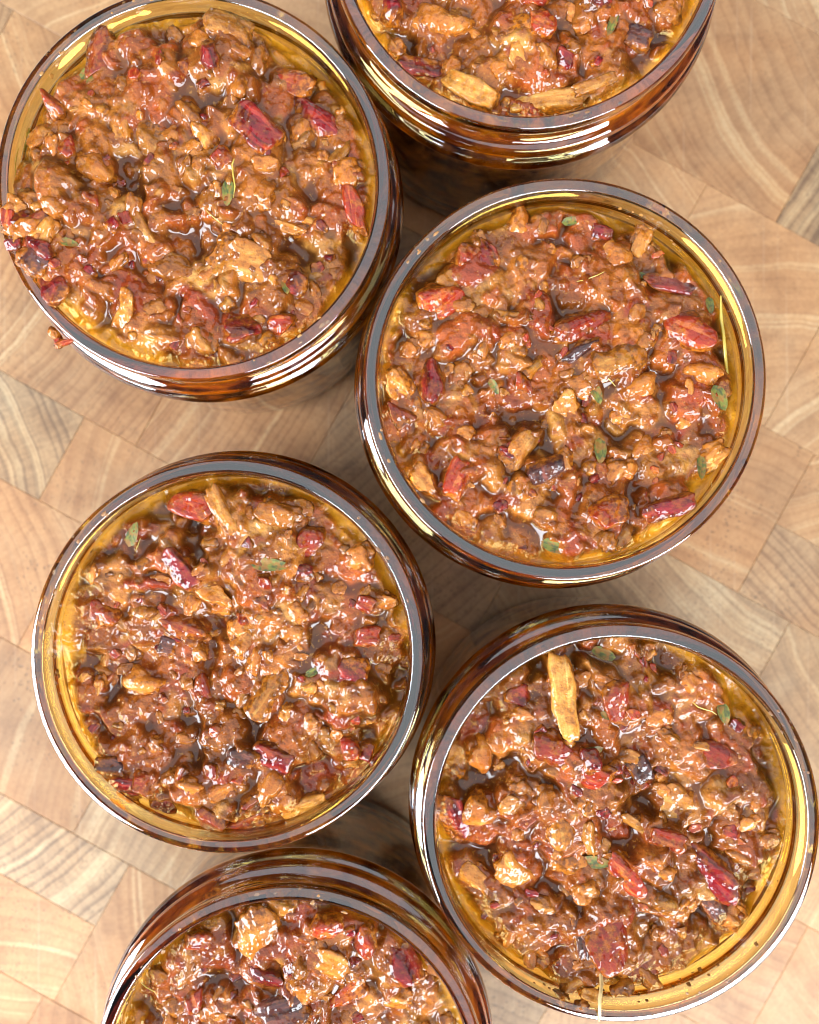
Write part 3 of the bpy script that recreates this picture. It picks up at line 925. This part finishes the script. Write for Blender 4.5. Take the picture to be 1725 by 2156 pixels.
    for (x, y, a, b, cz, ang, kind) in pieces:
        n = cnt.get(kind, 0)
        cnt[kind] = n + 1
        o = link(NAME[kind], VAR[kind][int(rng.integers(len(VAR[kind])))], jam)
        hz = zl + float(samp(h, np.array([x]), np.array([y]))[0])
        if kind in ('leaf', 'stem'):
            z = hz + (0.3 if kind == 'stem' else 0.22)
            tilt = (rng.uniform(-0.25, 0.25), rng.uniform(-0.2, 0.2))
        else:
            z = hz - cz * (rng.uniform(0.22, 0.45) if kind in ('red', 'burgundy', 'dark', 'fat') else rng.uniform(0.55, 0.8))
            if kind == 'onion':
                z = hz + 0.1
            tilt = (rng.uniform(-0.35, 0.35), rng.uniform(-0.3, 0.3))
        o.location = (x * MM, y * MM, z * MM)
        o.rotation_euler = (tilt[0], tilt[1], math.radians(ang))
        o.scale = (a * MM, b * MM, cz * MM)
    return jam, lambda x, y: zl + float(samp(h, np.array([x]), np.array([y]))[0])


for idx, J in enumerate(JARS):
    jx, jy = world_xy(J['px'], J['py'], RIM_Z)
    o = link("glass_jar", JAR)
    o.location = (jx * MM, jy * MM, 0)
    o.rotation_euler = (0, 0, idx * 1.1)
    o.scale = (J.get('sc', 1.005), J.get('sc', 1.005), 1)
    o['label'], o['category'], o['group'] = J['jl'], "jar", "amber glass jars on the board"
    J['jam'], J['hf'] = make_jam(idx, J, np.random.default_rng(100 + idx))

# ------------------------------------------------------------------ spilled scraps and strands
def at(idx, px, py, z):
    x, y = world_xy(px, py, z)
    jx, jy = world_xy(JARS[idx]['px'], JARS[idx]['py'], RIM_Z)
    return x - jx, y - jy


# sauce and peel that run from the jam up to the near rim of the lower right jar
for (px, py, a, b, c_, an, kind, zz) in ((1205, 2068, 3.0, 1.8, 1.2, 20, 'tan', 55.5), (1245, 2098, 2.2, 1.4, 1.0, -10, 'fat', 57.6), (1310, 2080, 2.6, 1.5, 1.0, 15, 'onion', 56.5), (1225, 2118, 1.6, 1.0, 0.8, 10, 'crumb', 59.0), (1180, 2100, 1.8, 1.0, 0.8, -25, 'crumb', 57.5)):
    p = link(NAME[kind], VAR[kind][(px + py) % len(VAR[kind])], JARS[4]['jam'])
    x, y = at(4, px, py, zz)
    p.location = (x * MM, y * MM, zz * MM)
    p.rotation_euler = (-0.7, 0.1, math.radians(an))
    p.scale = (a * MM, b * MM, c_ * MM)

# strand of onion that hangs from the jam over the near rim of the lower right jar
pts = []
for (px, py, z) in ((1270, 2010, None), (1265, 2045, 55.6), (1267, 2075, 58.4), (1263, 2105, 60.6), (1263, 2130, 60.9), (1262, 2142, 60.7), (1262, 2150, 60.0)):
    if z is None:
        x, y = at(4, px, py, 53)
        z = JARS[4]['hf'](x, y) + 0.4
    x, y = at(4, px, py, z)
    pts.append((x * MM, y * MM, z * MM))
o = link("onion_strand", tube_mesh("onion_strand", pts, 0.00042, M['strand']), JARS[4]['jam'])

# pieces of the heap that lie over the left rim of the upper left jar
for (px, py, a, b, c_, an, kind, zz) in ((44, 462, 2.6, 1.8, 1.6, 10, 'burgundy', 61.0), (84, 500, 3.0, 2.3, 2.0, -35, 'crumb', 60.4), (28, 480, 2.2, 1.7, 1.4, 30, 'crumb', 60.6),
                                         (92, 440, 2.8, 2.0, 1.8, 20, 'tan', 60.0), (128, 470, 3.0, 2.4, 2.0, -20, 'crumb', 59.0), (60, 510, 1.8, 1.3, 1.2, 60, 'red', 60.5), (115, 525, 2.4, 1.8, 1.6, 30, 'burgundy', 58.6),
                                         (22, 445, 2.6, 2.0, 1.7, 50, 'crumb', 60.7), (62, 425, 2.8, 2.2, 1.8, -30, 'crumb', 60.2), (66, 478, 3.4, 2.6, 2.2, 15, 'crumb', 61.2), (20, 462, 2.2, 1.5, 1.3, 80, 'red', 61.2),
                                         (100, 480, 3.2, 2.6, 2.4, 40, 'tan', 60.6), (84, 458, 2.4, 1.4, 1.6, 20, 'red', 61.8), (40, 500, 2.0, 1.4, 1.2, 70, 'crumb', 60.5), (150, 445, 3.4, 2.6, 2.2, 10, 'crumb', 58.6), (40, 432, 2.4, 1.8, 1.6, -20, 'tan', 60.9),
                                         (50, 540, 2.4, 1.7, 1.5, 50, 'crumb', 60.3), (78, 560, 2.6, 1.9, 1.7, 30, 'crumb', 59.9), (110, 575, 2.8, 2.0, 1.8, 60, 'crumb', 59.2), (30, 515, 1.8, 1.3, 1.1, 10, 'burgundy', 60.6),
                                         (130, 510, 3.4, 2.6, 2.2, 25, 'crumb', 58.8), (98, 535, 2.6, 2.0, 1.8, 70, 'tan', 59.6)):
    p = link(NAME[kind], VAR[kind][(px + py) % 7], JARS[0]['jam'])
    x, y = at(0, px, py, zz)
    p.location = (x * MM, y * MM, zz * MM)
    p.rotation_euler = (0.15, -0.1, math.radians(an))
    p.scale = (a * MM, b * MM, c_ * MM)

# scrap stuck under the rim of the upper left jar
jx, jy = world_xy(JARS[0]['px'], JARS[0]['py'], RIM_Z)
scrap = bpy.data.objects.new("jam_scrap", None)
COL.objects.link(scrap)
x, y = at(0, 122, 712, 56.5)
scrap.location = ((jx + x) * MM, (jy + y) * MM, 56.5 * MM)
scrap['label'], scrap['category'] = "small scrap of jam stuck outside the rim of the upper left jar", "jam scrap"
for (dx, dy, dz, a, b, c_, an, kind, nm) in ((-0.7, 1.1, 0.3, 1.5, 1.0, 0.9, -50, 'crumb', 'bacon_crumb'), (1.0, -0.9, 0.0, 2.0, 0.8, 0.8, 20, 'red', 'bacon_bit'),
                                         (-0.2, 0.1, -0.3, 1.6, 0.9, 0.8, -60, 'red', 'bacon_bit'), (0.1, -1.6, 0.2, 0.9, 0.6, 0.6, 10, 'crumb', 'bacon_crumb')):
    p = link(nm, VAR[kind][2], scrap)
    p.location = (dx * MM, dy * MM, dz * MM)
    p.rotation_euler = (0.2, 0.1, math.radians(an))
    p.scale = (a * MM, b * MM, c_ * MM)


# dried specks and drips left on the rims and on the inner walls
def residue(idx, spots, n, seed):
    r = np.random.default_rng(seed)
    sc = JARS[idx].get('sc', 1.005)
    V, F = [], []
    src = VAR['crumb'][seed % 7]
    sv = np.zeros(len(src.vertices) * 3, np.float32)
    src.vertices.foreach_get('co', sv)
    sv = sv.reshape(-1, 3)
    sf = np.zeros(len(src.loops), np.int32)
    src.loops.foreach_get('vertex_index', sf)
    sf = sf.reshape(-1, 4)
    k = 0
    for (deg, spread, where) in spots:
        for _ in range(n // 2 if where == 'wall' else n // 3):
            t = math.radians(deg + r.normal() * spread)
            if where == 'rim':
                rad, z = sc * r.uniform(36.8, 40.2), 60.0 - 0.05
                z -= max(0, rad / sc - 39.2) * 0.6
                a = r.uniform(0.10, 0.34)
                sx, sy, sz = a, a * r.uniform(1, 2.8), 0.08
            else:
                z = r.uniform(52.5, 59.0)
                rad = sc * float(np.interp(z, INZ, INR)) + 0.05
                a = r.uniform(0.15, 0.5)
                sx, sy, sz = 0.10, a, a * r.uniform(0.6, 1.8)
            v = sv * (sx, sy, sz)
            ct, st = math.cos(t), math.sin(t)
            v = np.stack([v[:, 0] * ct - v[:, 1] * st + rad * ct, v[:, 0] * st + v[:, 1] * ct + rad * st, v[:, 2] + z], 1)
            V.append(v * MM)
            F.append(sf + k)
            k += len(sv)
    me = mesh_np("sauce_residue", np.vstack(V), np.vstack(F), M['residue'])
    o = link("sauce_residue", me, JARS[idx]['jam'])
    o['kind'] = 'stuff'


residue(0, [(135, 10, 'rim'), (110, 8, 'rim'), (120, 25, 'wall'), (-55, 14, 'rim')], 26, 1)
residue(1, [(-12, 9, 'rim'), (-75, 12, 'rim')], 24, 2)
residue(2, [(200, 10, 'rim'), (140, 5, 'rim'), (60, 10, 'wall')], 20, 3)
residue(3, [(150, 12, 'rim'), (35, 12, 'rim'), (165, 20, 'wall')], 24, 4)
residue(4, [(-55, 14, 'rim'), (25, 8, 'rim'), (-95, 18, 'wall'), (-60, 20, 'wall')], 30, 5)
residue(5, [(140, 12, 'rim'), (150, 14, 'wall'), (90, 8, 'rim')], 24, 6)
